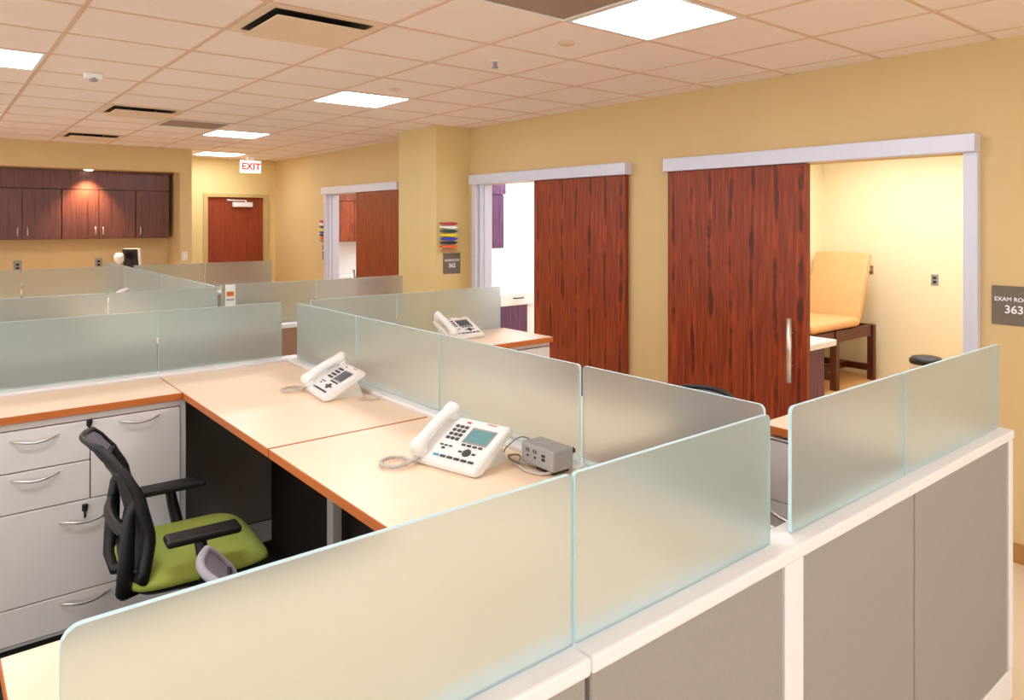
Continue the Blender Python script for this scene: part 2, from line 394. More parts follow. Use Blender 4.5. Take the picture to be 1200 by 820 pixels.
diffuser(*tile(1,12), 'farthest air diffuser, just in front of the alcove wall')
def panel(x0, y0, label):
    t = thing('return_grille', label, 'air vent', (x0+TX/2,y0+TY/2,CH), group='flat grey ceiling grilles')
    a, b = TX/2-.012, TY/2-.012
    mb = MB(); mb.box((-a,-b,-.006), (a,b,-.001)); mb.build('grille_face', 'vent_grey', t)
    mb = MB(); w = .016
    for q in ((-a,-b,a,-b+w), (-a,b-w,a,b), (-a,-b+w,-a+w,b-w), (a-w,-b+w,a,b-w)): mb.box((q[0],q[1],-.011), (q[2],q[3],-.006))
    mb.build('grille_frame', 'white_trim', t)
panel(*tile(2,0), 'dark grey flat ceiling panel touching the biggest ceiling light')
panel(*tile(2,9), 'distant greyish ceiling grille beside the far diffuser')

t = thing('ceiling_sensor', 'small white sensor box on the ceiling near the edge light', 'sensor', (.86,5.38,CH))
mb = MB(); mb.box((-.055,-.03,-.04), (.055,.03,0), bev=.012, seg=3); mb.build('sensor_body', 'white_trim', t)
mb = MB(); mb.cyl((0,0,-.055), (0,0,-.03), .022, r2=.03); mb.build('sensor_lens', 'grey_and_lit_rim', t)
for (x, y, lab, r) in ((2.70,2.85,'flat round sprinkler cover one tile beyond the biggest ceiling light',.045), (2.665,4.63,'round sprinkler cover just before the second square light',.04)):
    mb = MB(); mb.lathe([(.001,-.012), (r*.8,-.012), (r,-.006), (r,0)], n=20)
    tag(mb.build('sprinkler_cover', 'grid', None, (x,y,CH)), lab, 'sprinkler', 'sprinkler covers')
t = thing('ceiling_sprinkler', 'small hanging sprinkler head between the two round sprinkler covers', 'sprinkler', (2.667,3.44,CH))
mb = MB(); mb.lathe([(.035,-.008), (.03,0)], n=16); mb.build('escutcheon', 'white_trim', t)
mb = MB(); mb.cyl((0,0,-.04), (0,0,-.006), .012); mb.lathe([(.02,-.046), (.02,-.04)], n=12); mb.build('sprinkler_head', 'grey_and_lit_rim', t)

# exit sign hung from the ceiling
t = thing('exit_sign', 'white exit sign with red letters hanging before the far door', 'sign', (3.81,10.9,CH))
mb = MB(); mb.box((-.15,-.025,-.245), (.15,.025,-.06), bev=.006); mb.build('sign_body', 'exit_white', t)
mb = MB(); mb.box((-.05,-.02,-.05), (.05,.02,0)); mb.build('sign_mount', 'white_trim', t)
text_mesh('exit_lettering', 'EXIT', .138, 'exit_red', t, (pi/2,0,0), (0,-.027,-.152), bold=.0045)

# ------------------------------------------------------------------ wall signs, flags, plates
def room_sign(loc, rz, number, label, w=.205, h=.205, readable=True):
    t = thing('room_sign', label, 'sign', loc, rz, 'taupe exam room number signs')
    mb = MB(); mb.box((-w/2,-.008,-h/2), (w/2,0,h/2), bev=.002, seg=1); mb.build('sign_plate', 'sign', t)
    if readable:
        text_mesh('room_lettering', 'EXAM ROOM', .030, 'sign_white', t, (pi/2,0,0), (0,-.0085,.032), bold=.0004)
        text_mesh('number_lettering', number, .058, 'sign_white', t, (pi/2,0,0), (0,-.0085,-.022), bold=.0009)
    else:
        mb = MB(); mb.box((-.035,-.0095,.022), (.035,-.008,.04)); mb.build('sign_marks', 'sign_white', t)
room_sign((WX,1.275,1.335), -pi/2, '363', 'taupe sign with number 363 on the tan wall beside the exam table door')
room_sign((4.197,6.14,1.345), 0, '362', 'small taupe room sign 362 under the coloured flags on the pillar', .21, .21)
room_sign((WX,9.66,1.33), -pi/2, '361', 'narrow-looking sign seen edge on beside the farthest sliding door', .10, .21, False)
def flags(loc, rz, label, sc=1):
    t = thing('signal_flag_holder', label, 'flag', loc, rz, 'stacks of coloured exam room flags')
    t.scale = (sc,1,1)
    mb = MB(); mb.box((-.085,-.012,-.155), (.085,0,.155), bev=.002, seg=1); mb.build('back_plate', 'wall_far', t)
    for k, c in enumerate(('red','white','green','yellow','blue','navy','orange','tan')):
        z = .137-k*.039
        mb = MB(); mb.prism([(-.098,-.004), (.05,-.016), (.098,-.002), (.098,.006), (.05,.016), (-.098,.012)], 1, -.05, -.012)
        mb.xf(Matrix.Translation((0,0,0)))
        # prism axes for ax=1 are (z,x): rotate into place
        mb.xf(Matrix(((0,0,1,0),(0,1,0,0),(1,0,0,0),(0,0,0,1))))
        mb.xf(Matrix.Translation((0,0,z)))
        mb.build('flag', 'flag_'+c, t)
flags((4.143,6.14,1.615), 0, 'stack of coloured signal flags on the pillar above the 362 sign')
flags((WX,9.66,1.635), -pi/2, 'stack of coloured flags seen edge on beside the farthest sliding door', .55)
def plate(loc, rz, label, mat='plate', w=.075, h=.12, kind='wall_outlet', cat='outlet', holes=True):
    t = thing(kind, label, cat, loc, rz)
    mb = MB(); mb.box((-w/2,-.006,-h/2), (w/2,0,h/2), bev=.002, seg=1); mb.build('cover_plate', mat, t)
    mb = MB()
    if holes:
        for z in (.022,-.022): mb.box((-.017,-.009,z-.014), (.017,-.006,z+.014))
        mb.build('socket', 'slot', t)
    else:
        mb.box((-.012,-.011,-.025), (.012,-.006,.025)); mb.build('rocker', 'white_trim', t)
plate((.915,10.94,1.21), 0, 'steel outlet on the alcove wall under the left cabinet pair', w=.09, h=.15)
plate((1.81,10.94,1.22), 0, 'steel outlet on the alcove wall left of the small monitor', w=.09, h=.13)
plate((8.5,3.19,1.14), -pi/2, 'steel outlet plate on the exam room wall above the bin')
plate((2.72,10.3,1.31), 0, 'pale switch plate on the alcove wall end', 'plate_white', .075, .12, 'light_switch', 'switch', False)
t = thing('coat_hook', 'small metal hook on the exam room wall behind the tan table', 'hook', (8.5,3.86,1.22))
mb = MB(); mb.box((-.006,-.02,-.05), (0,.02,.05), bev=.002); mb.build('hook_plate', 'chrome', t)
mb = MB(); mb.tube([(-.006,0,.03), (-.05,0,.035), (-.07,0,.055)], .007); mb.build('hook_prong', 'dark_metal', t)
mb = MB(); mb.tube([(-.006,0,-.02), (-.04,0,-.045), (-.06,0,-.02)], .007); mb.build('hook_prong', 'dark_metal', t)

# ------------------------------------------------------------------ alcove: upper cabinets, counter, spotlight
def upper_cabinet(x0, x1, doorspec, label, y0=10.6, y1=10.94, z0=1.55, z1=2.18, mat='cab', face_y=-1):
    t = thing('wall_cabinet', label, 'cabinet', ((x0+x1)/2,y1,z0), group='dark red alcove wall cabinets')
    o = Vector(t.location)
    mb = MB(); mb.box((x0,y0+.02,z0), (x1,y1,z1)); mb.xf(Matrix.Translation(-o)).build('carcass', mat, t)
    for (a, b, hx) in doorspec:
        mb = MB(); mb.box((a+.004,y0,z0+.003), (b-.004,y0+.019,z1-.004), bev=.002, seg=1); dr = mb.xf(Matrix.Translation(-o)).build('cabinet_door', mat, t)
        mb = MB(); mb.tube([(hx,y0,z0+.05), (hx,y0-.03,z0+.055), (hx,y0-.034,z0+.1), (hx,y0-.03,z0+.145), (hx,y0,z0+.15)], .006, n=8)
        mb.xf(Matrix.Translation(-o)).build('door_pull', 'chrome', dr)
upper_cabinet(.10,.515,[(.10,.515,.47)], 'dark red wall cabinet at the picture edge of the alcove')
upper_cabinet(.52,1.343,[(.52,.934,.885), (.934,1.343,.985)], 'two-door dark red wall cabinet left of the spotlit one')
upper_cabinet(1.348,2.186,[(1.348,1.758,1.715), (1.758,2.186,1.80)], 'two-door dark red wall cabinet lit by the spotlight')
upper_cabinet(2.19,2.60,[(2.19,2.60,2.24)], 'single-door dark red wall cabinet at the alcove end by the exit')
mb = MB(); mb.box((-1.0,10.6,2.185), (2.60,10.66,2.428)); tag(mb.build('cabinet_fascia', 'cab'), 'long dark red wood board above the alcove wall cabinets', 'panel')
t = thing('alcove_counter', 'long counter against the alcove wall under the dark cabinets', 'counter', (.8,10.62,0))
mb = MB(); mb.box((-3.0,-.31,.885), (1.855,.315,.92), bev=.004, seg=1); mb.build('countertop', 'desk_top', t)
mb = MB(); mb.box((-3.0,-.28,.0), (1.85,.31,.885)); mb.build('base_cabinet', 'cab', t)
t = thing('recessed_spotlight', 'small bright spotlight in the alcove soffit over a cabinet', 'light', (1.62,10.47,2.43))
mb = MB(); mb.lathe([(.055,-.008), (.07,-.004), (.07,0)], n=20); mb.build('trim_ring', 'white_trim', t)
mb = MB(); mb.lathe([(.05,-.012), (.05,-.008)], n=20); mb.build('lens', 'spot', t)
l = bpy.data.lights.new('alcove_spot_lamp', 'SPOT'); l.energy = 120; l.color = (1,.72,.42); l.spot_size = radians(95); l.spot_blend = .8; l.shadow_soft_size = .04
lo = bpy.data.objects.new('alcove_spot_lamp', l); COL.objects.link(lo); lo.location = (1.62,10.45,2.40); lo.rotation_euler = (radians(8),0,0)

# small monitor and white fan-like stand on the alcove counter
t = thing('monitor', 'small dark monitor with a white edge on the alcove counter', 'monitor', (2.16,10.62,.92), radians(-40))
mb = MB(); mb.box((-.10,-.012,.20), (.125,.03,.50), bev=.006); mb.xf(Matrix.Rotation(radians(8),4,'X')); mb.build('casing', 'white_trim', t)
mb = MB(); mb.box((-.098,-.018,.215), (.10,-.012,.497)); mb.xf(Matrix.Rotation(radians(8),4,'X')); mb.build('screen', 'screen', t)
mb = MB(); mb.box((-.025,-.01,.01), (.025,.02,.26)); mb.box((-.1,-.08,0), (.1,.08,.012), bev=.004); mb.build('stand', 'grey_and_lit_rim', t)
t = thing('desk_lamp', 'pale white round-headed lamp beside the small alcove monitor', 'lamp', (1.97,10.50,.92))
mb = MB(); mb.lathe([(.07,0), (.07,.012), (.012,.02), (.012,.33), (.002,.335)], n=16); mb.build('lamp_stand', 'white_trim', t)
mb = MB(); mb.lathe([(.03,.31), (.058,.34), (.062,.40), (.045,.44), (.01,.45)], n=20); mb.build('lamp_head', 'phone_white', t)

# ------------------------------------------------------------------ glass-topped cubicle partitions
ZC, ZT, GT = 1.0, 1.316, .010
def partition(name, label, axis, c, lo, hi, panes, panels, posts=(), caps=None, mat='fabric', end_hi=True, clips=(), thick=.09):
    """axis 'x' or 'y' : run direction; c : the other coordinate; panes (a,b,radii tl,tr)"""
    loc = ((lo+hi)/2, c, 0) if axis == 'x' else (c, (lo+hi)/2, 0)
    t = thing(name, label, 'partition', loc); mid = (lo+hi)/2
    def P(mb):          # local build is along X; swap for y runs
        if axis == 'y': mb.xf(Matrix(((0,1,0,0),(1,0,0,0),(0,0,1,0),(0,0,0,1))))
        return mb
    h = thick/2
    for (a, b) in panels:
        mb = MB(); mb.box((a-mid+.005,-h+.006,.115), (b-mid-.005,h-.006,ZC-.034), bev=.003, seg=1); P(mb).build('fabric_panel', mat, t)
    mb = MB(); mb.box((lo-mid+.01,-h+.012,.02), (hi-mid-.01,h-.012,ZC-.03)); P(mb).build('inner_frame', 'slot', t)
    mb = MB(); mb.box((lo-mid,-h+.003,0.0), (hi-mid,h-.003,.11), bev=.003, seg=1); P(mb).build('base_strip', 'white_trim', t)
    for (a, b) in (caps or [(lo, hi)]):
        mb = MB(); mb.box((a-mid,-h-.004,ZC-.034), (b-mid,h+.004,ZC), bev=.006, seg=2); P(mb).build('top_cap', 'white_trim', t)
    for (a, b) in posts:
        mb = MB(); mb.box((a-mid,-h,.11), (b-mid,h,ZC-.034), bev=.003, seg=1); P(mb).build('post', 'white_trim', t)
    for p in panes:
        a, b = p[0], p[1]; rl, rr = (p[2:] if len(p) > 2 else (.006,.006))
        mb = MB()
        mb.prism([(q[1], q[0]) for q in rrect(a-mid, b-mid, ZC+.003, ZT, (.004,.004,rr,rl))][::-1], 1, -GT/2, GT/2, 0, 1)
        P(mb).build('glass_screen', ['frost','glass_edge_glow'], t)
    for q in clips:
        mb = MB(); mb.box((q-mid-.007,-.012,ZC+.16), (q-mid+.007,.012,ZC+.185), bev=.002, seg=1); P(mb).build('glass_clip', 'chrome', t)
    return t
partition('cubicle_partition', 'nearest glass-topped partition at the picture foot, in front of the green chair', 'x', .96, .02, .925,
          [(.12,.921,.022,.012)], [(.02,.925)])
partition('cubicle_partition', 'grey fabric partition with white post and three clear-edged glass panes, nearest the 363 sign', 'x', .96, .928, 3.16,
          [(.927,1.575,.006,.016), (1.672,2.316,.016,.006), (2.322,3.135)], [(.928,1.575), (1.66,2.306), (2.306,3.115)], [(1.577,1.658), (3.12,3.158)])
partition('cubicle_partition', 'long glass-topped partition behind the two white phones on the joined desks', 'y', 1.64, 1.008, 3.97,
          [(1.01,1.652,.016,.012), (1.668,2.478,.012,.004), (2.482,3.214,.004,.004), (3.218,3.93,.004,.006)], [(1.01,1.66), (1.66,2.48), (2.48,3.216), (3.216,3.96)])
partition('cubicle_partition', 'frosted glass partition along the back of the counter with the drawer cabinet', 'x', 4.03, -1.2, 1.69,
          [(-1.2,-.30), (-.295,.928), (.936,1.585)], [(-1.2,-.3), (-.3,.93), (.93,1.68)], clips=(.932,))
partition('cubicle_partition', 'frosted glass partition behind the phone nearest the pillar', 'x', 4.03, 1.70, 3.19,
          [(1.76,2.328), (2.336,3.17)], [(1.7,2.33), (2.33,3.19)], clips=(2.332,))
partition('cubicle_partition', 'frosted partition across the aisle behind the drawer counter glass', 'x', 5.24, -1.5, 1.64,
          [(-1.5,-.2), (-.19,.915), (.925,1.60)], [(-1.5,-.2), (-.2,.92), (.92,1.64)], clips=(.92,))
partition('cubicle_partition', 'frosted partition across the aisle ending in front of the pillar', 'x', 5.38, 1.66, 3.20,
          [(1.67,2.385), (2.395,3.17)], [(1.66,2.39), (2.39,3.2)], clips=(2.39,), mat='fabric_warm')
partition('cubicle_partition', 'greenish glass partition running back toward the alcove monitor', 'y', 1.61, 5.29, 9.3,
          [(5.36,6.8), (6.81,8.25), (8.26,9.28)], [(5.29,6.8), (6.8,8.25), (8.25,9.3)])
partition('cubicle_partition', 'far frosted partition below the alcove outlets', 'x', 8.30, -1.5, 1.56,
          [(-1.5,-.3), (-.29,.72), (.73,1.52)], [(-1.5,-.3), (-.3,.73), (.73,1.56)], clips=(.725,))
partition('cubicle_partition', 'far frosted partition in front of the exit door', 'x', 8.33, 1.66, 3.18,
          [(1.70,2.40), (2.41,3.16)], [(1.66,2.4), (2.4,3.18)], clips=(2.405,))

# little card on the aisle partition
t = thing('name_card', 'small white card with an orange band clipped to the aisle partition glass', 'card', (1.725,5.352,1.0))
mb = MB(); mb.box((-.035,-.004,.12), (.035,.004,.315), bev=.002, seg=1); mb.build('card_plate', 'sign_white', t)
mb = MB(); mb.box((-.028,-.006,.235), (.022,-.004,.268)); mb.build('orange_strip', 'orange_band', t)
mb = MB(); mb.box((-.03,-.006,.205), (.025,-.004,.215)); mb.build('grey_strip', 'grey_band', t)
mb = MB(); mb.box((-.012,-.012,.0), (.012,.004,.13)); mb.build('card_holder', 'white_trim', t)

# ------------------------------------------------------------------ desks
def desk(label, x0, x1, y0, y1, z=.985, th=.032, legs=(), shade_panels=(), name='cubicle_desk', cat='desk', under=None):
    t = thing(name, label, cat, ((x0+x1)/2,(y0+y1)/2,0)); o = Vector(t.location)
    mb = MB(); mb.box((x0,y0,z-th), (x1,y1,z), 0, bev=.002, seg=1)
    mb.bm.normal_update()
    for f in mb.bm.faces: f.material_index = 0 if f.normal.z > .9 else 1
    mb.xf(Matrix.Translation(-o)).build('worktop', ['desk_top','desk_edge'], t)
    for (lx, ly) in legs:
        mb = MB(); mb.box((lx-.022,ly-.03,.0), (lx+.022,ly+.03,z-th), bev=.003, seg=1); mb.xf(Matrix.Translation(-o)).build('leg', 'white_metal', t)
    for (a, b, c, dd) in shade_panels:
        mb = MB(); mb.box((a,b,.004), (c,dd,z-th)); mb.xf(Matrix.Translation(-o)).build('shade_panel', 'shade_brown', t)  # added dark sheet imitating the shade under the worktop
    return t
desk('maple desk with the far white phone, between counter and seam', .931, 1.588, 2.496, 3.975, shade_panels=[(1.50,2.5,1.535,3.96)], legs=[(1.42,3.0)])
desk('maple desk with the near white phone and grey power box', .931, 1.588, 1.61, 2.486, shade_panels=[(1.50,1.62,1.535,2.48)], legs=[(1.38,2.38), (1.30,1.98)])
desk('maple counter just behind the nearest glass pane', .107, 1.588, 1.012, 1.605, shade_panels=[(.2,1.03,1.5,1.05)], legs=[(.15,1.08), (1.5,1.08)])
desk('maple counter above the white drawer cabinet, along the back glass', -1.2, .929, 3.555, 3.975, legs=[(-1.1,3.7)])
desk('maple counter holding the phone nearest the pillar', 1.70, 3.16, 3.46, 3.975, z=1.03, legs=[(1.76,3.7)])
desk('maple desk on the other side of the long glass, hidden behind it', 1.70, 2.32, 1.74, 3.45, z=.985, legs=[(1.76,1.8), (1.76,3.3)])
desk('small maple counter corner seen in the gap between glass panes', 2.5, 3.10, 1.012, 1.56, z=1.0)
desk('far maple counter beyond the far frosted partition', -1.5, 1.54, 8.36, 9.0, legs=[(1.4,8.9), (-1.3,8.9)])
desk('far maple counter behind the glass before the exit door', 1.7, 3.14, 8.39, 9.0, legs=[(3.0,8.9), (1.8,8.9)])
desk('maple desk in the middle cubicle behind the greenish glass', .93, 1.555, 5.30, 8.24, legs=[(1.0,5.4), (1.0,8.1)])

# drawer cabinets
def drawer_cabinet(loc, rz, W, label, fronts, D=.40, Hh=.952, group=None, split=True, locks=()):
    """local: front faces -Y at y=0, x from -W/2; fronts (x0,x1,z0,z1,handle_x,handle_z,len)"""
    t = thing('drawer_cabinet', label, 'cabinet', loc, rz, group)
    mb = MB(); mb.box((-W/2,.004,.03), (W/2,D,Hh), bev=.002, seg=1); mb.build('cabinet_body', 'white_metal', t)
    mb = MB(); mb.box((-W/2+.02,.03,0), (W/2-.02,D,.03)); mb.build('plinth', 'slot', t)
    mb = MB(); mb.box((min(f[0] for f in fronts)-.001,.001,.045), (max(f[1] for f in fronts)+.001,.006,max(f[3] for f in fronts)+.001)); mb.build('shadow_gap', 'slot', t)
    for (x0, x1, z0, z1, hx, hz, hl) in fronts:
        mb = MB(); mb.box((x0+.0025,-.014,z0+.0025), (x1-.0025,.005,z1-.0025), bev=.002, seg=1); dr = mb.build('drawer', 'white_metal', t)
        pts = []
        for k in range(11):
            u = k/10; x = hx-hl/2+hl*u
            y = -.014-.030*(1-abs(2*u-1)**3.0); z = hz+.006*cos(2*pi*u)
            pts.append((x, y, z))
        mb = MB(); mb.tube(pts, [.003]+[.0055]*9+[.003], n=8); mb.build('drawer_handle', 'chrome', dr)
    for (x, z) in locks:
        mb = MB(); mb.cyl((x,-.018,z), (x,-.005,z), .011, n=12); mb.box((x-.004,-.028,z-.035), (x+.004,-.018,z+.008), bev=.002, seg=1); mb.box((x-.011,-.032,z+.006), (x+.011,-.016,z+.024), bev=.003); mb.build('drawer_lock', 'black', t)
    return t
W = .785
fr = [(-.387,0.0,.752,.922,-.20,.876,.17), (-.387,0.0,.585,.752,-.20,.718,.17), (0.0,.365,.585,.922,.19,.893,.17), (-.387,.365,.20,.585,-.02,.505,.19), (-.387,.365,.05,.20,-.02,.163,.19)]
drawer_cabinet((.558,3.575,0), 0, W, 'white steel drawer cabinet with bow handles behind the green chair', fr, locks=[(-.005,.905), (-.022,.545)])
drawer_cabinet((-.27,3.575,0), 0, W, 'white steel drawer cabinet beside the one behind the green chair', fr)
drawer_cabinet((2.765,3.49,0), 0, W, 'white drawer cabinet under the phone counter nearest the pillar', [(-.38,0,.79,.97,-.19,.93,.16), (0,.38,.79,.97,.19,.93,.12), (-.38,.38,.42,.79,0,.72,.16), (-.38,.38,.05,.42,0,.35,.16)], D=.44, Hh=.996)
drawer_cabinet((2.515,1.30,0), -pi/2, .50, 'pale drawer cabinet under the small corner counter in the gap', [(-.24,.24,.72,.945,.0,.9,.1), (-.24,.24,.36,.72,-.11,.675,.24), (-.24,.24,.05,.36,0,.32,.14)], D=.5)

# ------------------------------------------------------------------ task chairs
def superbox(mb, cx, cy, z0, z1, a, b, e=.35, dome=.02, front=.03, n=48, mi=0):
    rings = []
    lv = [(.90,z0), (.985,z0+.012), (1.0,(z0+z1)/2), (.985,z1-.018), (.93,z1-.006), (.75,z1+dome*.55), (.45,z1+dome*.9), (.12,z1+dome)]
    for s, z in lv:
        R = []
        for k in range(n):
            th = 2*pi*k/n; c, d = cos(th), sin(th)
            x = math.copysign(abs(c)**e, c)*a*s; y = math.copysign(abs(d)**e, d)*b*s
            zz = z-(front*max(0, x/a-.45)**2*3 if z > z0+.02 else 0)
            R.append(mb.bm.verts.new((cx+x, cy+y, zz)))
        rings.append(R)
    for i in range(len(rings)-1):
        for k in range(n):
            f = mb.bm.faces.new((rings[i][k], rings[i][(k+1) % n], rings[i+1][(k+1) % n], rings[i+1][k])); f.smooth = True; f.material_index = mi
    mb.bm.faces.new(rings[0][::-1]); f = mb.bm.faces.new(rings[-1]); f.smooth = True
PADF, PADB = 0, 1
def back_pt(u, v, inset=0.0, off=0.0):
    """u -1..1 across, v 0..1 up"""
    z = .50+.48*v
    K = [(-.05,-.215),(0,-.213),(.3,-.19),(.6,-.222),(.78,-.262),(.9,-.303),(1.0,-.342),(1.1,-.37)]
    w = max(-.05, min(1.05, v))
    for i in range(len(K)-1):
        if K[i][0] <= w <= K[i+1][0]:
            q = (w-K[i][0])/(K[i+1][0]-K[i][0]); q = q*q*(3-2*q)*.35+q*.65
            x = K[i][1]+(K[i+1][1]-K[i][1])*q; break
    hw = (.235-.035*v-.03*max(0, v-.75)/.25*2*(max(0, v-.75)/.25)) - inset
    bow = (.036+.012*max(0, v-.5))*(u*u)
    return Vector((x+bow+off, u*hw, z))
def make_chair(label, loc, rz, dz=0, group='task chairs at the desks', rim='black'):
    t = thing('task_chair', label, 'chair', loc, rz, group)
    mb = MB(); superbox(mb, .03, 0, .455+dz, .515+dz, .255, .255); mb.build('seat', 'green', t)
    mb = MB(); superbox(mb, .03, 0, .435+dz, .456+dz, .225, .225, dome=0, front=0); mb.build('seat_pan', 'black', t)
    Z = Matrix.Translation((0,0,dz))
    # back frame rim: closed loop round the outline
    loop = []
    N = 12
    for k in range(N+1): loop.append(back_pt(-1+2*k/N, 0.02))
    for k in range(1, 15): loop.append(back_pt(1, .02+.96*k/15))
    for k in range(N+1): loop.append(back_pt((1-2*k/N)*.97, .985+.02*(1-(1-2*k/N)**2)))
    for k in range(14, 0, -1): loop.append(back_pt(-1, .02+.96*k/15))
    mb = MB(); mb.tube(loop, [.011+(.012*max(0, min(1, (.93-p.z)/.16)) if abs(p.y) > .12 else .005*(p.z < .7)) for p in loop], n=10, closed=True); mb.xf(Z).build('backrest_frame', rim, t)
    mb = MB(); mb.grid(lambda u, v: back_pt((2*u-1)*.97, .03+.75*v), 14, 14, .006); mb.xf(Z).build('backrest_mesh', 'mesh_dark', t)
    mb = MB(); mb.grid(lambda u, v: back_pt((2*u-1)*1.0, .785+.205*v, off=.006), 14, 8, .012, PADF, PADB); mb.xf(Z).build('upper_back_pad', ['mesh_grey','mesh_dark'], t)
    mb = MB()
    tb = [back_pt(-1+2*k/12, .785, off=.0) for k in range(13)]
    mb.tube(tb, .012, n=8); mb.xf(Z).build('cross_rail', 'black', t)
    # outer lumbar yoke behind the back
    mb = MB()
    for s in (-1, 1):
        mb.tube([back_pt(s*.98, .62), back_pt(s*.95, .50, off=-.035), back_pt(s*.92, .36, off=-.055), back_pt(s*.88, .12, off=-.05), back_pt(s*.80, -.08, off=-.04), back_pt(s*.5, -.15, off=-.02), (-.10,s*.06,.425)], [.014,.018,.024,.027,.027,.026,.024], n=10)
    tb = [back_pt(-.92+1.84*k/10, .36, off=-.055) for k in range(11)]
    mb.tube(tb, .022, n=8); mb.xf(Z).build('lumbar_yoke', 'black', t)
    # arms
    for s in (-1, 1):
        mb = MB(); mb.box((-.12,-.042,-.015), (.135,.042,.015), bev=.012, seg=3)
        mb.xf(Matrix.Translation((.005,s*.285,.645+dz))); ar = mb.build('armrest', 'black', t)
        mb = MB(); mb.tube([(0.0,s*.285,.64+dz), (.01,s*.285,.58+dz), (.03,s*.275,.48+dz), (.03,s*.20,.435+dz), (.03,s*.1,.43+dz)], [.020,.022,.024,.022,.018], n=10); mb.build('arm_post', 'black', ar)
    mb = MB(); mb.box((-.1,-.09,.385+dz), (.14,.09,.436+dz), bev=.012); mb.cyl((.02,0,.22), (.02,0,.39+dz), .022); mb.cyl((.02,0,.10), (.02,0,.25), .032); mb.build('gas_column', 'dark_metal', t)
    mb = MB()
    for k in range(5):
        a = 2*pi*k/5+.3
        mb.tube([(.02+.03*cos(a),.03*sin(a),.115), (.02+.17*cos(a),.17*sin(a),.105), (.02+.31*cos(a),.31*sin(a),.075)], [.026,.022,.014], n=8)
    mb.build('star_base', 'black', t)
    for k in range(5):
        a = 2*pi*k/5+.3; c = Vector((.02+.31*cos(a),.31*sin(a),.03))
        n_ = Vector((-sin(a),cos(a),0))
        mb = MB()
        for s in (-1, 1): mb.cyl(c+n_*(s*.007), c+n_*(s*.025), .03, n=14)
        mb.cyl(c+Vector((0,0,.01)), c+Vector((0,0,.05)), .008, n=8); mb.build('caster', 'black', t)
    return t
make_chair('black mesh chair with lime green seat pushed toward the joined desks', (.795,3.03,0), radians(-4))
make_chair('chair showing only its grey back top above the nearest glass', (.885,1.88,0), radians(-2), dz=-.08, rim='grey_and_lit_rim')  # rim colour lightened to stand for stronger light on this chair
make_chair('chair whose grey back top peeks over the long glass by the red door', (2.29,1.90,0), pi-radians(8), dz=.075)

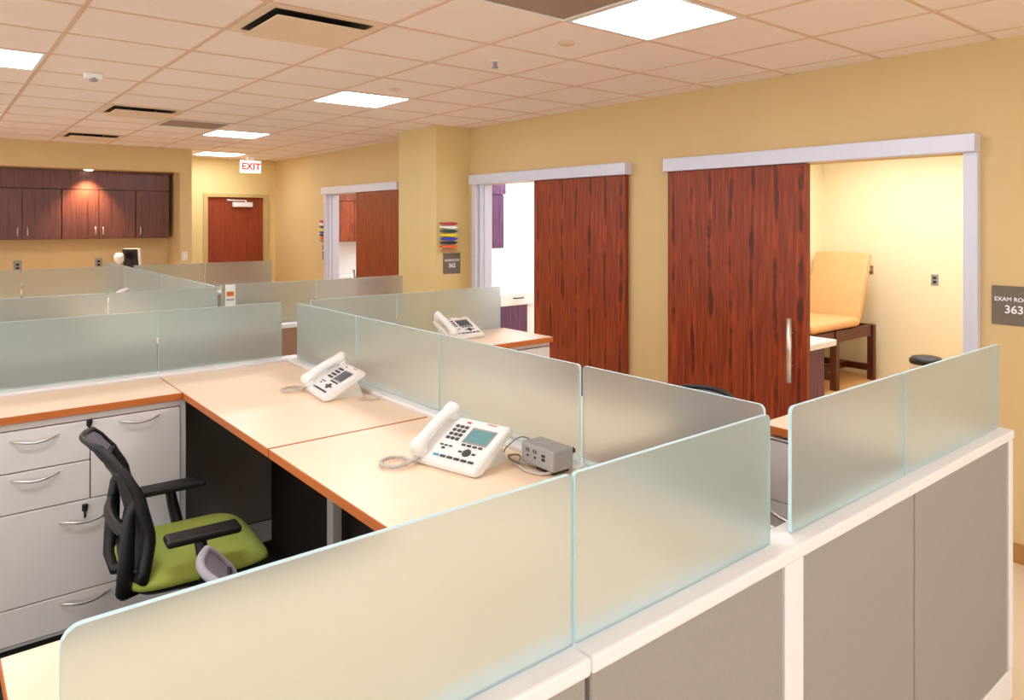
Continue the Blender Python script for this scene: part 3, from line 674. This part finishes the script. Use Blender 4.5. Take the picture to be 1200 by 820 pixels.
# ------------------------------------------------------------------ desk phones
def make_phone(label, loc, rz, lcd='lcd', cord=True):
    """local: user side -Y, handset at -X ; base at z 0"""
    t = thing('desk_phone', label, 'phone', loc, rz, 'white office desk phones')
    w = .135
    # body: wedge in profile (y,z)
    prof = [(-.095,.004), (-.098,.022), (-.092,.030), (.085,.118), (.098,.112), (.100,.096), (-.06,.004)]
    mb = MB(); mb.prism(prof, 0, -w, w); 
    bmesh.ops.bevel(mb.bm, geom=list(mb.bm.edges), offset=.004, segments=2, affect='EDGES')
    mb.build('phone_body', 'phone_white', t)
    mb = MB(); mb.prism([(-.085,0), (-.085,.006), (-.05,.008), (.045,.07), (.075,.06), (.10,.0)], 0, -.105, .105); mb.build('stand_foot', 'phone_white', t)
    # face frame: point on the sloped face
    import mathutils
    sl = math.atan2(.088, .177); cs, sn = cos(sl), sin(sl)
    def face(mb, x0, x1, s0, s1, h=.003, bev=.001, base=0):
        """s measured along slope from the front edge (0..0.198)"""
        mb.box((x0,s0,base), (x1,s1,base+h), bev=bev, seg=1)
    F = Matrix.Translation((0,-.092,.030)) @ Matrix.Rotation(sl,4,'X')
    mb = MB(); face(mb, .010,.100,.098,.158,.002); mb.xf(F).build('display', lcd, t)
    mb = MB(); face(mb, .004,.106,.092,.164,.0012); mb.xf(F).build('display_bezel', 'phone_dark', t)
    keys = []
    for r in range(4):
        for c in range(3): keys.append((-.066+c*.020,.094+r*.019,.014,.011))
    for c in range(4): keys.append((.014+c*.023,.078,.016,.008))
    for c in range(6): keys.append((-.058+c*.029,.014,.022,.009))
    for k in keys:
        pass
    mb = MB()
    for (x, s, a, b) in keys[:12]: face(mb, x, x+a, s, s+b, .004)
    mb.xf(F).build('keypad', 'phone_key', t)
    mb = MB()
    for (x, s, a, b) in keys[12:16]: face(mb, x, x+a, s, s+b, .004)
    mb.xf(F).build('soft_keys', 'phone_key', t)
    mb = MB()
    for (x, s, a, b) in keys[17:]: face(mb, x, x+a, s, s+b, .004)
    mb.xf(F).build('feature_keys', 'phone_key', t)
    mb = MB()
    for c in range(3): face(mb, -.066+c*.019, -.052+c*.019, .062, .068, .003)
    face(mb, -.05, -.036, .048, .056, .003)
    mb.xf(F).build('volume_keys', 'phone_key', t)
    mb = MB(); face(mb, -.058, -.036, .014, .023, .004); mb.xf(F).build('blue_button', 'blue_key', t)
    mb = MB(); mb.lathe([(.016,0), (.016,.003), (.001,.004)], (.056,.052,0), 16); face(mb, .022, .036, .048, .056, .003); face(mb, .078, .092, .048, .056, .003); mb.xf(F).build('navigation_pad', 'phone_key', t)
    mb = MB(); face(mb, -.034, -.018, .177, .184, .003); face(mb, .045, .085, .188, .192, .002); mb.xf(F).build('red_marks', 'red_mark', t)
    # handset lying on the left, raised
    mb = MB()
    pts = []; rs = []
    for k in range(15):
        u = k/14; s = -.012+.232*u
        arch = .014*(1-abs(2*u-1)**2.2)
        pts.append(Vector((-.108, s, .022+arch))); 
        e = max(0, abs(2*u-1)-.55)/.45
        rs.append(.0205+.008*math.sin(min(1, e*1.15)*pi*.62) if e < .98 else .016)
    mb.tube(pts, rs, n=14); mb.xf(F).build('handset', 'phone_white', t)
    mb = MB()
    for s in (.012,.196): mb.lathe([(.024,0), (.025,.006), (.024,.014)], (-.108,s,0), 18)
    mb.xf(F).build('handset_cradle', 'phone_white', t)
    if cord:
        base = [(-.108,-.098,.03), (-.125,-.125,.011), (-.15,-.15,.010), (-.185,-.150,.010), (-.205,-.115,.010), (-.195,-.07,.010), (-.165,-.055,.010), (-.14,-.075,.012), (-.125,-.098,.014)]
        base = [(-.104,-.100,.035), (-.13,-.105,.011), (-.175,-.10,.010), (-.205,-.125,.010), (-.205,-.165,.010), (-.175,-.19,.010), (-.135,-.185,.010), (-.115,-.16,.012), (-.11,-.125,.016), (-.10,-.098,.028)]
        # smooth (Catmull-Rom) then coil
        sm = []
        P = [Vector(b) for b in base]
        for i in range(len(P)-1):
            p0, p1, p2, p3 = P[max(i-1,0)], P[i], P[i+1], P[min(i+2,len(P)-1)]
            for k in range(14):
                u = k/14
                sm.append(.5*((2*p1)+(p2-p0)*u+(2*p0-5*p1+4*p2-p3)*u*u+(3*p1-p0-3*p2+p3)*u**3))
        coil = []
        for i, p in enumerate(sm):
            d = (sm[min(i+1,len(sm)-1)]-sm[max(i-1,0)]).normalized(); n1 = Vector((0,0,1)); n2 = d.cross(n1).normalized()
            a = i*1.9; am = .0022
            coil.append(p+n1*am*cos(a)+n2*am*sin(a))
        mb = MB(); mb.tube(coil, .0052, n=7); mb.build('coiled_cord', 'cord', t)
    return t
make_phone('white desk phone nearest the viewer beside the grey power box', (1.372,1.945,.985), radians(-75.5))
make_phone('white desk phone on the far half of the joined desks', (1.462,3.09,.985), radians(-96), 'lcd_dark')
make_phone('white desk phone on the counter before the pillar', (2.665,3.82,1.03), radians(2), 'lcd_dark', False)
t = thing('desk_phone', 'distant white phone handset on the desk behind the aisle glass', 'phone', (1.42,7.3,.985), radians(-60), 'white office desk phones')
mb = MB(); mb.prism([(-.09,0), (-.09,.03), (.08,.12), (.1,.1), (.1,0)], 0, -.13, .13); mb.build('phone_body', 'phone_white', t)
mb = MB(); mb.tube([(-.1,-.10,.06), (-.1,-.05,.10), (-.1,.05,.15), (-.1,.11,.16)], [.02,.022,.022,.02], n=10); mb.build('handset', 'phone_white', t)

# power box clamped on the desk edge
t = thing('power_box', 'grey power outlet box at the desk corner beside the near phone', 'outlet', (1.545,1.72,.985))
mb = MB(); mb.box((-.042,-.075,.0165), (.043,.080,.082), bev=.005); mb.build('box_body', 'box_grey', t)
mb = MB()
for y in (.045,.010):
    mb.box((-.0435,y-.004,.056), (-.042,y-.001,.068)); mb.box((-.0435,y+.006,.056), (-.042,y+.009,.068)); mb.cyl((-.0435,y+.002,.044), (-.041,y+.002,.044), .004, n=10)
mb.box((-.0435,-.035,.054), (-.042,-.02,.062)); mb.box((-.0435,-.035,.042), (-.042,-.02,.050)); mb.build('sockets', 'slot', t)
mb = MB(); mb.box((-.02,-.05,.0), (.045,.03,.008)); mb.box((-.005,-.03,.008), (.03,.01,.017)); mb.build('clamp', 'dark_metal', t)
mb = MB(); mb.cyl((.050,-.068,.070), (.042,-.068,.070), .009, n=10); mb.build('clamp_knob', 'black', t)
def cable(label, pts, r=.0035, mat='cord_dark'):
    P = [Vector(p) for p in pts]; sm = []
    for i in range(len(P)-1):
        p0, p1, p2, p3 = P[max(i-1,0)], P[i], P[i+1], P[min(i+2,len(P)-1)]
        for k in range(8):
            u = k/8; sm.append(.5*((2*p1)+(p2-p0)*u+(2*p0-5*p1+4*p2-p3)*u*u+(3*p1-p0-3*p2+p3)*u**3))
    sm.append(P[-1])
    mb = MB(); mb.tube(sm, r, n=6); return tag(mb.build('power_cable', mat), label, 'cable', 'thin grey cables on the near desk')
dz = .985
cable('thin grey cable looping highest between near phone and power box', [(1.485,1.87,dz+.03), (1.50,1.865,dz+.05), (1.545,1.85,dz+.075), (1.585,1.83,dz+.05), (1.583,1.80,dz+.006)], .0025)
cable('thicker pale cable lying lowest toward the power box', [(1.492,1.83,dz+.006), (1.485,1.79,dz+.006), (1.475,1.74,dz+.006), (1.49,1.69,dz+.006), (1.52,1.67,dz+.012)], .0045, 'cord')
cable('grey cable bent back twice beside the power box', [(1.495,1.85,dz+.012), (1.49,1.80,dz+.018), (1.52,1.83,dz+.024), (1.50,1.86,dz+.02), (1.492,1.83,dz+.012), (1.50,1.78,dz+.012), (1.51,1.74,dz+.03)], .0035)
cable('pale cord beside the far white phone', [(1.55,2.98,dz+.006), (1.54,2.93,dz+.006), (1.50,2.915,dz+.006), (1.53,2.88,dz+.006), (1.575,2.86,dz+.006)], .0035, 'cord')

# ------------------------------------------------------------------ exam room furniture
t = thing('exam_table', 'tan vinyl exam table with raised backrest on a dark cherry frame', 'exam table', (7.85,4.06,0))
mb = MB()
x0, x1, y0, y1 = -.42, .42, -.30, .30
legs = [(x0,y0), (x0,y1), (x1,y0), (x1,y1)]
for lx, ly in legs:
    mb = MB(); mb.box((lx-.035,ly-.035,0), (lx+.035,ly+.035,.62), bev=.003, seg=1); mb.build('leg', 'table_wood', t)
mb = MB(); mb.box((x0-.5,y0-.02,.50), (x1,y0+.02,.62)); mb.box((x0-.5,y1-.02,.50), (x1,y1+.02,.62)); mb.box((x1-.02,y0,.50), (x1+.02,y1,.62)); mb.box((x0-.5,y0,.50), (x0-.46,y1,.62)); mb.build('table_rail', 'table_wood', t)
mb = MB()
for x in (x0,x1): mb.box((x-.03,y0,.10), (x+.03,y1,.17))
mb.box((x0,-.03,.10), (x1,.03,.17)); mb.build('stretcher', 'table_wood', t)
mb = MB(); mb.box((-.92,-.325,.625), (.12,.325,.73), bev=.045, seg=4); o = mb.build('seat_cushion', 'tan_vinyl', t)
for f in o.data.polygons: f.use_smooth = True
mb = MB(); mb.box((-.04,-.325,0), (.05,.325,.78), bev=.042, seg=4); mb.xf(Matrix.Translation((.10,0,.69)) @ Matrix.Rotation(radians(20),4,'Y')); o = mb.build('backrest', 'tan_vinyl', t)
for f in o.data.polygons: f.use_smooth = True
t = thing('base_cabinet', 'purple-brown base cabinet with white top behind the nearest sliding door', 'cabinet', (4.9,3.1,0))
mb = MB(); mb.box((-.34,-.42,.0), (.24,.55,.86)); mb.build('cabinet_body', 'cab_purple', t)
mb = MB(); mb.box((-.345,-.47,.86), (.33,.6,.905), bev=.004, seg=1); mb.build('countertop', 'white_counter', t)
t = thing('waste_bin', 'round beige bin with a black lid on the exam room floor', 'bin', (6.75,2.60,0))
mb = MB(); mb.lathe([(.10,0), (.125,.5), (.128,.55), (.12,.55)], n=28); mb.build('bin_body', 'bin_beige', t)
mb = MB(); mb.lathe([(.131,.545), (.135,.575), (.11,.60), (.05,.612), (.002,.614)], n=28); mb.build('bin_lid', 'black', t)

def exam_cabs(x0, x1, y0, y1, z0, z1, split, mat, label, seam):
    t = thing('wall_cabinet', label, 'cabinet', ((x0+x1)/2,y1,z0)); o = Vector(t.location)
    mb = MB(); mb.box((x0,y0+.02,z0), (x1,y1,z1)); mb.xf(Matrix.Translation(-o)).build('carcass', mat, t)
    mb = MB(); mb.box((x0,y0-.01,seam), (x1+.02,y0+.02,z1)); mb.xf(Matrix.Translation(-o)).build('fascia', mat, t)
    n = split
    for k in range(n):
        a = x0+(x1-x0)*k/n; b = x0+(x1-x0)*(k+1)/n
        mb = MB(); mb.box((a+.004,y0,z0+.004), (b-.004,y0+.02,seam-.008)); dr = mb.xf(Matrix.Translation(-o)).build('cabinet_door', mat, t)
        hx = b-.05 if k % 2 == 0 else a+.05
        mb = MB(); mb.cyl((hx,y0-.025,z0+.05), (hx,y0-.025,z0+.16), .006, n=8); mb.cyl((hx,y0-.025,z0+.07), (hx,y0,z0+.07), .005, n=8); mb.cyl((hx,y0-.025,z0+.14), (hx,y0,z0+.14), .005, n=8); mb.xf(Matrix.Translation(-o)).build('door_pull', 'chrome', dr)
exam_cabs(4.6,5.29,6.65,6.98,1.46,2.22,2,'cab_purple','purple-brown wall cabinet in the white room behind the pillar door',2.09)
exam_cabs(4.6,5.75,10.6,10.94,1.45,2.25,3,'door_far','reddish wall cabinet seen in the farthest doorway',2.10)
t = thing('base_cabinet', 'white-topped base cabinet in the bright room behind the phone counter', 'cabinet', (5.1,6.72,0))
mb = MB(); mb.box((-.5,-.22,0), (.42,.255,.80)); mb.build('cabinet_body', 'cab_purple', t)
mb = MB(); mb.box((-.5,-.23,.80), (.52,.255,.93), bev=.003, seg=1); dr = mb.build('white_drawer', 'white_counter', t)
mb = MB(); mb.tube([(.20,-.23,.885), (.21,-.26,.885), (.33,-.26,.885), (.34,-.23,.885)], .008, n=8); mb.build('drawer_handle', 'dark_metal', dr)
mb = MB(); mb.box((.42,-.2,0), (.52,.255,.80)); mb.build('white_end_panel', 'white_counter', t)
t = thing('base_cabinet', 'white-topped cabinet low in the farthest doorway', 'cabinet', (5.2,10.66,0))
mb = MB(); mb.box((-.6,-.25,0), (.6,.27,.88)); mb.build('cabinet_body', 'white_counter', t)
mb = MB(); mb.box((-.62,-.28,.88), (.62,.275,.92), bev=.003, seg=1); mb.build('countertop', 'white_counter', t)

# ------------------------------------------------------------------ world, camera, colour
w = bpy.data.worlds.new('world'); S.world = w; w.use_nodes = True
bg = w.node_tree.nodes['Background']; bg.inputs['Color'].default_value = (.93,.97,1,1); bg.inputs['Strength'].default_value = 1.7  # shines in through the open rear and left sides as added fill
cam = bpy.data.cameras.new('camera'); co = bpy.data.objects.new('camera', cam); COL.objects.link(co)
cam.sensor_fit = 'HORIZONTAL'; cam.sensor_width = 36; cam.lens = 36*848/1200
cam.shift_y = -(410-259)/1200; cam.clip_start = .02
co.location = (0,0,1.778); co.rotation_euler = (pi/2,0,-radians(39.13))
S.camera = co
S.view_settings.view_transform = 'Standard'; S.view_settings.look = 'None'; S.view_settings.exposure = 0.0
try:
    S.cycles.use_denoising = True; S.cycles.max_bounces = 10; S.cycles.diffuse_bounces = 5; S.cycles.transmission_bounces = 8; S.cycles.sample_clamp_indirect = 6
except Exception: pass
